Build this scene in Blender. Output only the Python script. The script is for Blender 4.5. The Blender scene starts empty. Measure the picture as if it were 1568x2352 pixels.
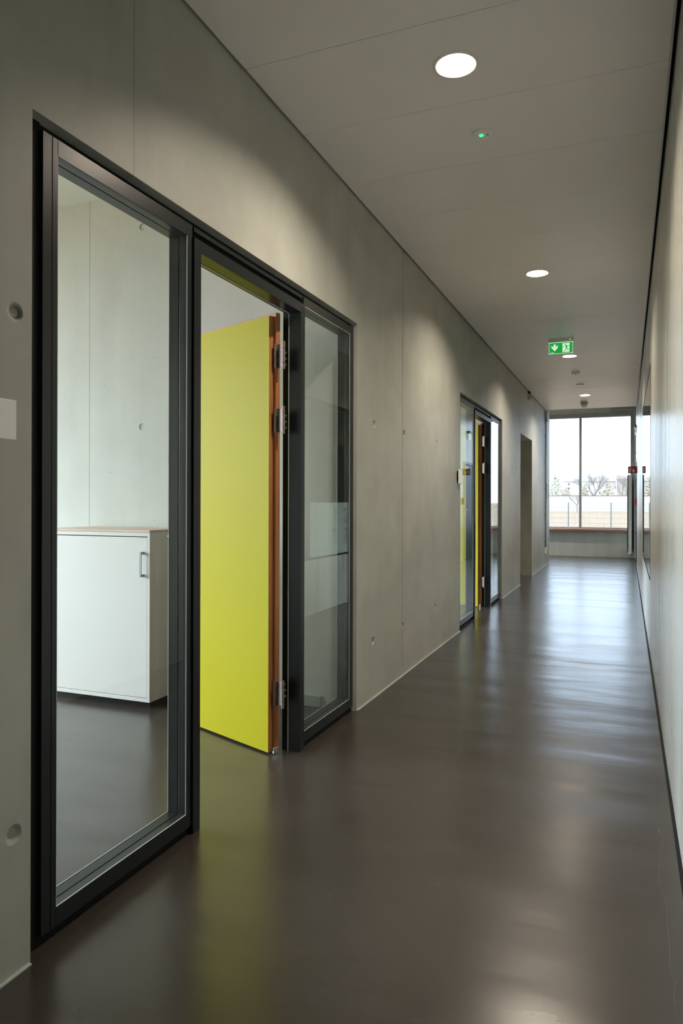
import bpy, bmesh, math, random
from mathutils import Vector, Matrix

# ------------------------------------------------------------------ camera, world, exposure
sc = bpy.context.scene
COL = sc.collection
random.seed(7)
CAM_H = 1.25
YAW, ROLL, FPX = 0.3801, 0.0025, 1639.57
cam_d = bpy.data.cameras.new('camera')
cam = bpy.data.objects.new('camera', cam_d); COL.objects.link(cam)
cam_d.sensor_fit = 'VERTICAL'; cam_d.sensor_height = 36.0
cam_d.lens = FPX / 2352.0 * 36.0
cam_d.shift_x = 0.0; cam_d.shift_y = -23.72 / 2352.0
cam_d.clip_start = 0.02; cam_d.clip_end = 3000
F = Vector((-math.sin(YAW), math.cos(YAW), 0)); R = Vector((math.cos(YAW), math.sin(YAW), 0)); U = Vector((0, 0, 1))
R2 = R * math.cos(ROLL) + U * math.sin(ROLL); U2 = U * math.cos(ROLL) - R * math.sin(ROLL)
cam.matrix_world = Matrix(((R2.x, U2.x, -F.x, 0), (R2.y, U2.y, -F.y, 0), (R2.z, U2.z, -F.z, CAM_H), (0, 0, 0, 1)))
sc.camera = cam

SKY = 15.0
LAMP = 1150.0

wd = bpy.data.worlds.new('overcast_sky'); sc.world = wd; wd.use_nodes = True
wn = wd.node_tree.nodes; wl = wd.node_tree.links; wn.clear()
wo = wn.new('ShaderNodeOutputWorld'); wb = wn.new('ShaderNodeBackground')
tc = wn.new('ShaderNodeTexCoord'); sp = wn.new('ShaderNodeSeparateXYZ'); rp = wn.new('ShaderNodeValToRGB')
wl.new(tc.outputs['Generated'], sp.inputs[0]); wl.new(sp.outputs['Z'], rp.inputs[0])
rp.color_ramp.elements[0].position = 0.0; rp.color_ramp.elements[0].color = (0.72, 0.85, 0.98, 1)
rp.color_ramp.elements[1].position = 0.9; rp.color_ramp.elements[1].color = (1.75, 1.9, 2.0, 1)
wl.new(rp.outputs[0], wb.inputs[0]); wb.inputs[1].default_value = SKY
wl.new(wb.outputs[0], wo.inputs[0])

def portal(name, loc, rot, sx, sy):
    ld = bpy.data.lights.new(name, 'AREA'); ld.shape = 'RECTANGLE'; ld.size = sx; ld.size_y = sy
    ld.cycles.is_portal = True
    o = bpy.data.objects.new(name, ld); COL.objects.link(o); o.location = loc; o.rotation_euler = rot
portal('daylight_end', (-1.55, 17.62, 1.96), (-math.pi/2, 0, 0), 3.5, 2.7)
portal('daylight_office', (-6.72, 1.35, 1.9), (0, -math.pi/2, 0), 2.7, 4.4)
portal('daylight_hall', (-6.72, 16.45, 1.9), (0, -math.pi/2, 0), 2.7, 1.8)
portal('daylight_office', (-6.72, 6.7, 1.9), (0, -math.pi/2, 0), 2.7, 4.4)

sc.view_settings.view_transform = 'Standard'; sc.view_settings.look = 'None'
sc.view_settings.exposure = 0.0; sc.view_settings.gamma = 1.0; sc.view_settings.use_curve_mapping = False
sc.cycles.max_bounces = 10; sc.cycles.diffuse_bounces = 6; sc.cycles.glossy_bounces = 6
sc.cycles.transparent_max_bounces = 16; sc.cycles.transmission_bounces = 6
sc.cycles.sample_clamp_indirect = 6.0
sc.cycles.use_denoising = True

# ------------------------------------------------------------------ dimensions
XL, XR = -1.4957, 0.180
XLB = -1.676
ZC = 3.055
SLAB = 3.60
Y0A, Y0B = 1.483, 6.820      # starts of the two glazed openings
OW = 2.507
OH = 2.312
Y3A, Y3B = 11.04, 12.445
YE = 17.43
YHALL = 15.37

# ------------------------------------------------------------------ mesh helpers
class MB:
    def __init__(s): s.v = []; s.f = []; s.s = []
    def add(s, vs, fs, smooth=False):
        b = len(s.v); s.v += [tuple(v) for v in vs]
        s.f += [tuple(b + i for i in f) for f in fs]; s.s += [smooth] * len(fs); return s
    def box(s, x0, y0, z0, x1, y1, z1):
        x0, x1 = min(x0, x1), max(x0, x1); y0, y1 = min(y0, y1), max(y0, y1); z0, z1 = min(z0, z1), max(z0, z1)
        return s.add([(x0,y0,z0),(x1,y0,z0),(x1,y1,z0),(x0,y1,z0),(x0,y0,z1),(x1,y0,z1),(x1,y1,z1),(x0,y1,z1)],
                     [(0,3,2,1),(4,5,6,7),(0,1,5,4),(1,2,6,5),(2,3,7,6),(3,0,4,7)])
    def cyl(s, a, b, r0, r1=None, n=16, cap=True):
        r1 = r0 if r1 is None else r1
        a, b = Vector(a), Vector(b); d = (b - a).normalized()
        u = d.orthogonal().normalized(); w = d.cross(u)
        vs = []
        for c, r in ((a, r0), (b, r1)):
            for i in range(n):
                t = 2 * math.pi * i / n
                vs.append(c + u * (r * math.cos(t)) + w * (r * math.sin(t)))
        s.add(vs, [(i, (i + 1) % n, n + (i + 1) % n, n + i) for i in range(n)], True)
        if cap:
            s.add(vs[:n], [tuple(range(n))[::-1]]); s.add(vs[n:], [tuple(range(n))])
        return s
    def lathe(s, c, prof, n=40, close=False):
        # prof: list of (r, z) offset from c, about the z axis
        vs = []
        for r, z in prof:
            for i in range(n):
                t = 2 * math.pi * i / n
                vs.append((c[0] + r * math.cos(t), c[1] + r * math.sin(t), c[2] + z))
        fs = []
        m = len(prof)
        for k in range(m - 1 + (1 if close else 0)):
            a, b = k * n, ((k + 1) % m) * n
            for i in range(n): fs.append((a + i, a + (i + 1) % n, b + (i + 1) % n, b + i))
        return s.add(vs, fs, True)
    def xf(s, M):
        s.v = [tuple(M @ Vector(v)) for v in s.v]; return s
    def build(s, name, mat, parent=None, bevel=0.0, fix=True):
        me = bpy.data.meshes.new(name); me.from_pydata(s.v, [], s.f); me.update()
        me.polygons.foreach_set('use_smooth', s.s)
        if fix:
            bm = bmesh.new(); bm.from_mesh(me); bmesh.ops.recalc_face_normals(bm, faces=bm.faces); bm.to_mesh(me); bm.free()
        o = bpy.data.objects.new(name, me); COL.objects.link(o)
        if mat: me.materials.append(mat)
        if parent is not None: o.parent = parent
        if bevel:
            b = o.modifiers.new('bevel', 'BEVEL'); b.width = bevel; b.segments = 2; b.limit_method = 'ANGLE'
            b.angle_limit = math.radians(50)
        return o

def grid_solid(m, xs, ys, zs, void):
    """closed solid from a grid of cells; void(cx,cy,cz) tells empty cells"""
    nx, ny, nz = len(xs) - 1, len(ys) - 1, len(zs) - 1
    occ = {}
    for i in range(nx):
        for j in range(ny):
            for k in range(nz):
                c = ((xs[i]+xs[i+1])/2, (ys[j]+ys[j+1])/2, (zs[k]+zs[k+1])/2)
                occ[i, j, k] = not void(*c)
    idx = {}; vs = []; fs = []
    def V(i, j, k):
        if (i, j, k) not in idx: idx[i, j, k] = len(vs); vs.append((xs[i], ys[j], zs[k]))
        return idx[i, j, k]
    g = lambda i, j, k: occ.get((i, j, k), False)
    for (i, j, k), o in occ.items():
        if not o: continue
        if not g(i-1, j, k): fs.append((V(i,j,k), V(i,j,k+1), V(i,j+1,k+1), V(i,j+1,k)))
        if not g(i+1, j, k): fs.append((V(i+1,j,k), V(i+1,j+1,k), V(i+1,j+1,k+1), V(i+1,j,k+1)))
        if not g(i, j-1, k): fs.append((V(i,j,k), V(i+1,j,k), V(i+1,j,k+1), V(i,j,k+1)))
        if not g(i, j+1, k): fs.append((V(i,j+1,k), V(i,j+1,k+1), V(i+1,j+1,k+1), V(i+1,j+1,k)))
        if not g(i, j, k-1): fs.append((V(i,j,k), V(i,j+1,k), V(i+1,j+1,k), V(i+1,j,k)))
        if not g(i, j, k+1): fs.append((V(i,j,k+1), V(i+1,j,k+1), V(i+1,j+1,k+1), V(i,j+1,k+1)))
    m.add(vs, fs); return m

def boolean_cut(o, cutter):
    md = o.modifiers.new('cut', 'BOOLEAN'); md.operation = 'DIFFERENCE'; md.object = cutter; md.solver = 'EXACT'
    bpy.context.view_layer.update()
    dg = bpy.context.evaluated_depsgraph_get()
    me = bpy.data.meshes.new_from_object(o.evaluated_get(dg))
    o.modifiers.remove(md); o.data = me
    bpy.data.objects.remove(cutter)

def tag(o, label=None, cat=None, group=None, kind=None):
    if label: o['label'] = label
    if cat: o['category'] = cat
    if group: o['group'] = group
    if kind: o['kind'] = kind
    return o
def empty(name, loc=(0, 0, 0), rz=0.0):
    o = bpy.data.objects.new(name, None); COL.objects.link(o); o.location = loc; o.rotation_euler = (0, 0, rz)
    o.empty_display_size = 0.1
    return o
def struct(o, label, cat): return tag(o, label, cat, kind='structure')
def copy_tree(o, parent=None):
    c = o.copy(); COL.objects.link(c); c.parent = parent
    for ch in [x for x in bpy.data.objects if x.parent == o]: copy_tree(ch, c)
    return c

# ------------------------------------------------------------------ materials
def newmat(name):
    m = bpy.data.materials.new(name); m.use_nodes = True
    nt = m.node_tree; b = nt.nodes['Principled BSDF']
    return m, nt, b
def simple(name, col, rough=0.5, metal=0.0, spec=0.5, noise=0.0, nscale=8.0, bump=0.0):
    m, nt, b = newmat(name); N, Lk = nt.nodes, nt.links
    b.inputs['Base Color'].default_value = (*col, 1); b.inputs['Roughness'].default_value = rough
    b.inputs['Metallic'].default_value = metal; b.inputs['Specular IOR Level'].default_value = spec
    if noise or bump:
        t = N.new('ShaderNodeTexCoord'); n = N.new('ShaderNodeTexNoise'); n.inputs['Scale'].default_value = nscale
        n.inputs['Detail'].default_value = 4
        Lk.new(t.outputs['Object'], n.inputs['Vector'])
        mx = N.new('ShaderNodeMix'); mx.data_type = 'RGBA'
        mx.inputs['A'].default_value = (*[c * (1 - noise) for c in col], 1)
        mx.inputs['B'].default_value = (*[min(1, c * (1 + noise)) for c in col], 1)
        Lk.new(n.outputs['Fac'], mx.inputs['Factor']); Lk.new(mx.outputs['Result'], b.inputs['Base Color'])
        if bump:
            bp = N.new('ShaderNodeBump'); bp.inputs['Strength'].default_value = bump; bp.inputs['Distance'].default_value = 0.002
            Lk.new(n.outputs['Fac'], bp.inputs['Height']); Lk.new(bp.outputs[0], b.inputs['Normal'])
    return m
def emit(name, col, s):
    m, nt, b = newmat(name)
    b.inputs['Base Color'].default_value = (*[min(1, c) for c in col], 1)
    b.inputs['Emission Color'].default_value = (*col, 1); b.inputs['Emission Strength'].default_value = s
    return m
def math_node(nt, op, a, b=None, c=None):
    n = nt.nodes.new('ShaderNodeMath'); n.operation = op
    for i, v in enumerate((a, b, c)):
        if v is None: continue
        if isinstance(v, (int, float)): n.inputs[i].default_value = v
        else: nt.links.new(v, n.inputs[i])
    return n.outputs[0]

def concrete(name, base, seams=(), axis='Y', rough=0.5, spec=0.5, pin=1.0, streak=0.14, seed=0.0, stain=0.22, seamd=0.5):
    m, nt, b = newmat(name); N, Lk = nt.nodes, nt.links
    t = N.new('ShaderNodeTexCoord'); sx = N.new('ShaderNodeSeparateXYZ'); Lk.new(t.outputs['Object'], sx.inputs[0])
    def noise(scale, detail=4, vec=None, rough_=0.55, dist=0.0):
        n = N.new('ShaderNodeTexNoise'); n.noise_dimensions = '4D'; n.inputs['W'].default_value = seed
        n.inputs['Scale'].default_value = scale; n.inputs['Detail'].default_value = detail
        n.inputs['Roughness'].default_value = rough_; n.inputs['Distortion'].default_value = dist
        Lk.new(vec or t.outputs['Object'], n.inputs['Vector']); return n.outputs['Fac']
    mp = N.new('ShaderNodeMapping'); mp.inputs['Scale'].default_value = (7, 7, 0.45); Lk.new(t.outputs['Object'], mp.inputs[0])
    big = noise(0.8, 5, dist=0.6); mid = noise(4.5, 6); fine = noise(60, 3); st = noise(1.0, 5, mp.outputs[0])
    v = math_node(nt, 'MULTIPLY_ADD', math_node(nt, 'SUBTRACT', big, 0.5), stain * 2.2, 1.0)
    v = math_node(nt, 'MULTIPLY_ADD', math_node(nt, 'SUBTRACT', mid, 0.5), stain * 1.3, v)
    v = math_node(nt, 'MULTIPLY_ADD', math_node(nt, 'SUBTRACT', st, 0.5), streak * 2, v)
    v = math_node(nt, 'MULTIPLY_ADD', math_node(nt, 'SUBTRACT', fine, 0.5), 0.06, v)
    # pinholes
    vo = N.new('ShaderNodeTexVoronoi'); vo.inputs['Scale'].default_value = 19; vo.inputs['Randomness'].default_value = 1
    Lk.new(t.outputs['Object'], vo.inputs['Vector'])
    vn = noise(1.3, 3)
    sxc = N.new('ShaderNodeSeparateColor'); Lk.new(vo.outputs['Color'], sxc.inputs[0])
    thr = math_node(nt, 'MULTIPLY', math_node(nt, 'MULTIPLY', sxc.outputs[0], sxc.outputs[0]), 0.085)
    hole = math_node(nt, 'MULTIPLY', math_node(nt, 'LESS_THAN', vo.outputs['Distance'], thr),
                     math_node(nt, 'GREATER_THAN', math_node(nt, 'ADD', math_node(nt,'MULTIPLY',sxc.outputs[1],0.35), vn), 0.70 if pin else 9.0))
    v = math_node(nt, 'MULTIPLY', v, math_node(nt, 'SUBTRACT', 1.0, math_node(nt, 'MULTIPLY', hole, 0.5)))
    # formwork seams
    ax = sx.outputs[axis]
    seam = None
    wob = math_node(nt, 'MULTIPLY_ADD', math_node(nt, 'SUBTRACT', noise(1.1, 2), 0.5), 0.003, ax)
    for s_ in seams:
        c = math_node(nt, 'COMPARE', wob, float(s_), 0.0016)
        seam = c if seam is None else math_node(nt, 'MAXIMUM', seam, c)
    if seam is not None:
        v = math_node(nt, 'MULTIPLY', v, math_node(nt, 'SUBTRACT', 1.0, math_node(nt, 'MULTIPLY', seam, seamd)))
    hs = N.new('ShaderNodeMix'); hs.data_type = 'RGBA'
    hs.inputs['A'].default_value = (base[0], base[1], base[2], 1)
    hs.inputs['B'].default_value = (base[0] * 0.93, base[1] * 1.0, base[2] * 1.0, 1)
    Lk.new(mid, hs.inputs['Factor'])
    sc_ = N.new('ShaderNodeVectorMath'); sc_.operation = 'SCALE'
    Lk.new(hs.outputs['Result'], sc_.inputs[0]); Lk.new(v, sc_.inputs['Scale'])
    Lk.new(sc_.outputs[0], b.inputs['Base Color'])
    rr = math_node(nt, 'MULTIPLY_ADD', math_node(nt, 'SUBTRACT', st, 0.5), 0.2, rough)
    Lk.new(rr, b.inputs['Roughness']); b.inputs['Specular IOR Level'].default_value = spec
    h = math_node(nt, 'SUBTRACT', math_node(nt, 'MULTIPLY', fine, 0.12), hole)
    if seam is not None: h = math_node(nt, 'SUBTRACT', h, math_node(nt, 'MULTIPLY', seam, 0.6))
    h = math_node(nt, 'ADD', h, math_node(nt, 'MULTIPLY', st, 0.5))
    bp = N.new('ShaderNodeBump'); bp.inputs['Strength'].default_value = 0.35; bp.inputs['Distance'].default_value = 0.003
    Lk.new(h, bp.inputs['Height']); Lk.new(bp.outputs[0], b.inputs['Normal'])
    return m

def glass(name, tint=(0.955, 0.98, 0.96), f0=0.024):
    m, nt, b = newmat(name); N, Lk = nt.nodes, nt.links; N.remove(b)
    out = [n for n in N if n.type == 'OUTPUT_MATERIAL'][0]
    lw = N.new('ShaderNodeLayerWeight'); lw.inputs['Blend'].default_value = 0.5
    p5 = math_node(nt, 'POWER', lw.outputs['Facing'], 5.0)
    fr = math_node(nt, 'MULTIPLY_ADD', p5, 1 - f0, f0)
    tr = N.new('ShaderNodeBsdfTransparent'); tr.inputs[0].default_value = (*tint, 1)
    gl = N.new('ShaderNodeBsdfGlossy'); gl.inputs['Roughness'].default_value = 0.0; gl.inputs['Color'].default_value = (1, 1, 1, 1)
    mx = N.new('ShaderNodeMixShader'); Lk.new(fr, mx.inputs[0]); Lk.new(tr.outputs[0], mx.inputs[1]); Lk.new(gl.outputs[0], mx.inputs[2])
    Lk.new(mx.outputs[0], out.inputs[0])
    return m

def floor_mat():
    m, nt, b = newmat('polished_dark_floor'); N, Lk = nt.nodes, nt.links
    t = N.new('ShaderNodeTexCoord')
    def noise(scale, detail=4, sc3=None, dist=0.0):
        n = N.new('ShaderNodeTexNoise'); n.inputs['Scale'].default_value = scale; n.inputs['Detail'].default_value = detail
        n.inputs['Distortion'].default_value = dist
        if sc3:
            mp = N.new('ShaderNodeMapping'); mp.inputs['Scale'].default_value = sc3; Lk.new(t.outputs['Object'], mp.inputs[0]); Lk.new(mp.outputs[0], n.inputs['Vector'])
        else: Lk.new(t.outputs['Object'], n.inputs['Vector'])
        return n.outputs['Fac']
    a = noise(1.2, 4); c = noise(3.5, 3, dist=0.15); f = noise(45, 3)
    rp = N.new('ShaderNodeValToRGB'); rp.color_ramp.elements[0].position = 0.22; rp.color_ramp.elements[1].position = 0.80
    rp.color_ramp.elements[0].color = (0.033, 0.027, 0.022, 1); rp.color_ramp.elements[1].color = (0.050, 0.042, 0.036, 1)
    v = math_node(nt, 'MULTIPLY_ADD', c, 0.45, math_node(nt, 'MULTIPLY', a, 0.55))
    Lk.new(v, rp.inputs[0])
    # light specks and scuffs
    vo = N.new('ShaderNodeTexVoronoi'); vo.inputs['Scale'].default_value = 9; Lk.new(t.outputs['Object'], vo.inputs['Vector'])
    sxc = N.new('ShaderNodeSeparateColor'); Lk.new(vo.outputs['Color'], sxc.inputs[0])
    speck = math_node(nt, 'LESS_THAN', vo.outputs['Distance'], math_node(nt, 'MULTIPLY', math_node(nt, 'POWER', sxc.outputs[0], 4.0), 0.03))
    sx = N.new('ShaderNodeSeparateXYZ'); Lk.new(t.outputs['Object'], sx.inputs[0])
    wob = math_node(nt, 'MULTIPLY_ADD', math_node(nt, 'SUBTRACT', noise(5, 4), 0.5), 0.05, sx.outputs['X'])
    crack = math_node(nt, 'MULTIPLY', math_node(nt, 'COMPARE', wob, -1.535, 0.0018), math_node(nt, 'LESS_THAN', sx.outputs['Y'], 3.3))
    # the trowelled skirting line and the hairline crack run parallel to the wall
    wob2 = math_node(nt, 'MULTIPLY_ADD', math_node(nt, 'SUBTRACT', noise(3, 5), 0.5), 0.10, sx.outputs['X'])
    crack2 = math_node(nt, 'COMPARE', wob2, 0.118, 0.0009)
    mx = N.new('ShaderNodeMix'); mx.data_type = 'RGBA'; Lk.new(math_node(nt, 'MULTIPLY', speck, 0.35), mx.inputs['Factor'])
    Lk.new(rp.outputs[0], mx.inputs['A']); mx.inputs['B'].default_value = (0.35, 0.35, 0.33, 1)
    mx2 = N.new('ShaderNodeMix'); mx2.data_type = 'RGBA'; Lk.new(math_node(nt, 'MULTIPLY', crack, 0.75), mx2.inputs['Factor'])
    Lk.new(mx.outputs['Result'], mx2.inputs['A']); mx2.inputs['B'].default_value = (0.02, 0.018, 0.015, 1)
    mx3 = N.new('ShaderNodeMix'); mx3.data_type = 'RGBA'; Lk.new(math_node(nt, 'MULTIPLY', crack2, 0.13), mx3.inputs['Factor'])
    Lk.new(mx2.outputs['Result'], mx3.inputs['A']); mx3.inputs['B'].default_value = (0.25, 0.25, 0.24, 1)
    Lk.new(mx3.outputs['Result'], b.inputs['Base Color'])
    r = math_node(nt, 'MULTIPLY_ADD', math_node(nt, 'SUBTRACT', v, 0.5), 0.08, 0.25)
    r = math_node(nt, 'MULTIPLY_ADD', f, 0.02, r)
    Lk.new(r, b.inputs['Roughness']); b.inputs['Specular IOR Level'].default_value = 0.75
    w = math_node(nt, 'MULTIPLY_ADD', noise(1.0, 2, (3.0, 14.0, 1.0), dist=0.1), 0.07, noise(1.0, 1.5, (0.8, 2.6, 1.0), dist=0.2))
    bp = N.new('ShaderNodeBump'); bp.inputs['Strength'].default_value = 1.0; bp.inputs['Distance'].default_value = 0.011
    Lk.new(w, bp.inputs['Height']); Lk.new(bp.outputs[0], b.inputs['Normal'])
    return m

def wood(name, c0, c1, scale=(1, 1, 12), rough=0.5):
    m, nt, b = newmat(name); N, Lk = nt.nodes, nt.links
    t = N.new('ShaderNodeTexCoord'); mp = N.new('ShaderNodeMapping'); mp.inputs['Scale'].default_value = scale
    n = N.new('ShaderNodeTexNoise'); n.inputs['Scale'].default_value = 4; n.inputs['Detail'].default_value = 5
    Lk.new(t.outputs['Object'], mp.inputs[0]); Lk.new(mp.outputs[0], n.inputs['Vector'])
    rp = N.new('ShaderNodeValToRGB'); rp.color_ramp.elements[0].color = (*c0, 1); rp.color_ramp.elements[1].color = (*c1, 1)
    rp.color_ramp.elements[0].position = 0.35; rp.color_ramp.elements[1].position = 0.65
    Lk.new(n.outputs['Fac'], rp.inputs[0]); Lk.new(rp.outputs[0], b.inputs['Base Color']); b.inputs['Roughness'].default_value = rough
    return m

CONC = (0.445, 0.435, 0.385)
M_wall = concrete('concrete_corridor', CONC, seams=(1.911, 3.843, 6.365, 8.243, 10.193, 12.9), axis='Y', rough=0.5, spec=0.5, seed=0, stain=0.34)
M_wallR = concrete('concrete_sealed', (0.53, 0.52, 0.475), seams=(5.2, 11.4), axis='Y', rough=0.29, spec=0.6, streak=0.22, seed=3.1, stain=0.22)
M_wallX = concrete('concrete_office', (0.48, 0.465, 0.43), seams=(-3.497,), axis='X', rough=0.6, spec=0.3, seed=5.7, stain=0.14, seamd=0.8)
M_wallO = concrete('concrete_plain', (0.50, 0.50, 0.46), rough=0.6, spec=0.3, seed=8.2)
M_floor = floor_mat()
M_ceil = simple('ceiling_panel_paint', (0.93, 0.885, 0.86), 0.40, noise=0.03, nscale=3, spec=0.5)
M_ceiledge = simple('ceiling_trim_metal', (0.55, 0.56, 0.58), 0.4, metal=0.3)
M_plaster = simple('office_ceiling_paint', (0.66, 0.70, 0.64), 0.8, spec=0.2)
M_black = simple('black_recess', (0.006, 0.006, 0.006), 0.7, spec=0.2)
M_frame = simple('anthracite_powder_coat', (0.010, 0.0135, 0.015), 0.30, spec=0.4, noise=0.06, nscale=30)
M_gasket = simple('aluminium_bead', (0.55, 0.58, 0.58), 0.4)
M_glass = glass('clear_glass')
M_glassW = glass('window_glass', tint=(0.455, 0.480, 0.505))
M_yellow = simple('yellow_green_laminate', (0.38, 0.35, 0.008), 0.5, spec=0.12, noise=0.015, nscale=2)
M_dwood = wood('brown_door_edge', (0.27, 0.095, 0.028), (0.36, 0.135, 0.042), (6, 6, 0.6), 0.45)
M_nickel = simple('satin_nickel', (0.24, 0.20, 0.175), 0.45, metal=0.8)
M_screw = simple('zinc_screw', (0.55, 0.58, 0.55), 0.5)
M_chrome = simple('chrome', (0.75, 0.75, 0.74), 0.12, metal=1.0)
M_white = simple('white_laminate', (0.63, 0.61, 0.59), 0.45, spec=0.35)
M_beech = wood('pale_wood_board', (0.52, 0.38, 0.29), (0.62, 0.47, 0.37), (1.0, 10, 10), 0.5)
M_grey = simple('grey_enamel', (0.34, 0.40, 0.38), 0.45)
M_whitepl = simple('white_plastic', (0.93, 0.94, 0.90), 0.3)
M_seal = simple('grey_sealant', (0.42, 0.47, 0.46), 0.45, noise=0.3, nscale=40)
M_sill = wood('red_brown_sill', (0.33, 0.13, 0.075), (0.42, 0.18, 0.11), (1, 8, 8), 0.45)
M_fr_win = simple('window_frame_grey', (0.30, 0.32, 0.34), 0.4, spec=0.5)
M_conduit = simple('conduit_grey', (0.22, 0.24, 0.23), 0.4, metal=0.4)
M_rad = simple('radiator_enamel', (0.62, 0.67, 0.64), 0.35)
M_red = simple('red_plastic', (0.55, 0.04, 0.03), 0.4)
M_signred = simple('sign_red', (0.40, 0.035, 0.035), 0.5)
M_signwhite = simple('sign_white', (0.75, 0.72, 0.68), 0.5)
M_dark = simple('dark_leaf_paint', (0.022, 0.03, 0.034), 0.4)
M_skirt = simple('skirting_paint', (0.27, 0.31, 0.29), 0.5)
M_paper = simple('poster_paper', (0.75, 0.78, 0.76), 0.6)
M_ink = simple('poster_ink', (0.10, 0.11, 0.12), 0.6)
M_lampw = simple('lamp_reflector', (0.93, 0.91, 0.87), 0.4)
M_lampring = simple('lamp_ring', (0.88, 0.82, 0.76), 0.45)
M_lamp = emit('lamp_diffuser', (1.0, 0.86, 0.70), LAMP)

# ------------------------------------------------------------------ floor
m = MB(); m.box(-6.72, -6.2, -0.30, 3.4, 17.60, 0.0)
struct(m.build('floor', M_floor), 'dark grey brown polished floor running down the corridor', 'floor')
def seal_strip(name, segs, mat, label):
    m = MB()
    for (x0, x1, y0, y1, z) in segs:
        n = max(2, int((y1 - y0) / 0.25)); rr = random.Random(3)
        for i in range(n):
            a = y0 + (y1 - y0) * i / n; b_ = y0 + (y1 - y0) * (i + 1) / n
            w = rr.uniform(-0.0012, 0.0012)
            m.box(x0, a, 0.0, x1 + w, b_, z)
    return struct(m.build(name, mat), label, 'trim')
seal_strip('trim_1', [(XL, XL + 0.010, -6, Y0A - 0.005, 0.004), (XL, XL + 0.010, Y0A + OW + 0.005, Y0B - 0.005, 0.006),
                      (XL, XL + 0.010, Y0B + OW + 0.005, Y3A, 0.006), (XL, XL + 0.010, Y3B, YHALL, 0.006)], M_seal,
           'light grey sealant line where the left concrete wall meets the floor')
seal_strip('trim_2', [(XR - 0.013, XR, -6, YE, 0.002)], M_black, 'dark open joint between the floor and the right wall')

# ------------------------------------------------------------------ left wall with openings and tie holes
G1, G2 = 4.914, 4.923
m = MB()
ys = sorted([-6.0, Y0A, Y0A + OW, G1, G2, Y0B, Y0B + OW, Y3A, Y3B, YHALL])
xs = [XLB, XL - 0.014, XL]
zs = [0, 2.293, OH, SLAB]
def lv(x, y, z):
    if G1 < y < G2 and x > XL - 0.014: return True
    for a, w, h in ((Y0A, OW, OH), (Y0B, OW, OH)):
        if a < y < a + w and z < h: return True
    if Y3A < y < Y3B and z < 2.293: return True
    return False
grid_solid(m, xs, ys, zs, lv)
wl_ = struct(m.build('wall_left', M_wall), 'left exposed concrete wall with glazed openings and tie holes', 'wall')
cut = MB()
for y, z in ((1.429, 1.748), (1.428, 0.372), (4.31, 1.746), (4.963, 1.746), (5.919, 1.755), (4.295, 0.365), (4.942, 0.358), (5.888, 0.368),
             (9.659, 1.733), (10.611, 0.382), (9.644, 0.364), (10.6, 1.74)):
    cut.cyl((XL + 0.004, y, z), (XL - 0.012, y + 0.002, z), 0.031, 0.013, 24)
cutter = cut.build('cutter', None)
boolean_cut(wl_, cutter)

m = MB(); m.box(XL - 0.013, G1 + 0.0005, 0.006, XL - 0.0035, G2 - 0.0005, SLAB - 0.01)
struct(m.build('trim_5', M_black), 'dark vertical joint in the left concrete wall', 'trim')
# right wall
m = MB()
W4 = (6.41, 9.55, 0.605, 2.40)
D3 = (15.05, 16.15, 2.12)
def rv(x, y, z):
    if W4[0] < y < W4[1] and W4[2] < z < W4[3]: return True
    if D3[0] < y < D3[1] and z < D3[2] and x < XR + 0.06: return True
    return False
grid_solid(m, [XR, XR + 0.06, XR + 0.20], sorted([-6, W4[0], W4[1], D3[0], D3[1], YE]), sorted([0, W4[2], W4[3], D3[2], SLAB]), rv)
struct(m.build('wall_right', M_wallR), 'right exposed concrete wall reflecting the far window', 'wall')

# end wall with window opening
WX0, WX1, WZ0, WZ1 = -3.3, 0.125, 0.645, 3.29
m = MB()
grid_solid(m, sorted([-6.72, WX0, WX1, 3.4]), [YE, YE + 0.12], [0, WZ0, WZ1, SLAB + 0.02], lambda x, y, z: WX0 < x < WX1 and WZ0 < z < WZ1)
struct(m.build('wall_end', M_wallO), 'far concrete wall under and above the big window', 'wall')
# back wall
m = MB(); m.box(-6.72, -6.2, 0, 3.4, -6.0, SLAB)
struct(m.build('wall_back', M_wallO), 'concrete wall closing the corridor behind the camera', 'wall')
# office partitions (perpendicular to the corridor)
m = MB(); m.box(-6.5, Y0A + OW, 0, XLB, Y0A + OW + 0.18, SLAB)
w1 = struct(m.build('wall_office', M_wallX), 'pale concrete wall behind the white cabinet', 'wall')
cut = MB()
for x, z in ((-3.05, 1.754), (-3.05, 3.11)):
    cut.cyl((x, Y0A + OW - 0.004, z), (x, Y0A + OW + 0.007, z), 0.029, 0.020, 24)
boolean_cut(w1, cut.build('cutter', None))
m = MB(); m.box(-6.5, Y0B + OW, 0, XLB, Y0B + OW + 0.18, SLAB)
struct(m.build('wall_partition', M_wallX), 'concrete wall of the second office seen past the far yellow door', 'wall')
m = MB(); m.box(-6.5, -1.4, 0, XLB, -1.2, SLAB); struct(m.build('wall_near', M_wallO), 'concrete wall of the near office outside the view', 'wall')
m = MB(); m.box(-4.0, 10.3, 0, XLB, 10.5, SLAB); m.box(-4.2, 10.3, 0, -4.0, 13.2, SLAB); m.box(-4.0, 13.0, 0, XLB, 13.2, SLAB)
struct(m.build('wall_niche', M_wallO), 'concrete walls behind the plain doorway opening', 'wall')
# outer wall with office windows
m = MB()
def ov(x, y, z):
    return 0.6 < z < 3.2 and (-0.7 < y < 3.6 or 4.6 < y < 8.9 or 15.6 < y < 17.3)
grid_solid(m, [-6.72, -6.5], [-6.2, -0.7, 3.6, 4.6, 8.9, 15.6, 17.3, 17.55], [0, 0.6, 3.2, SLAB + 0.02], ov)
struct(m.build('wall_outer', M_wallO), 'outer wall of the offices with window openings', 'wall')
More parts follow.
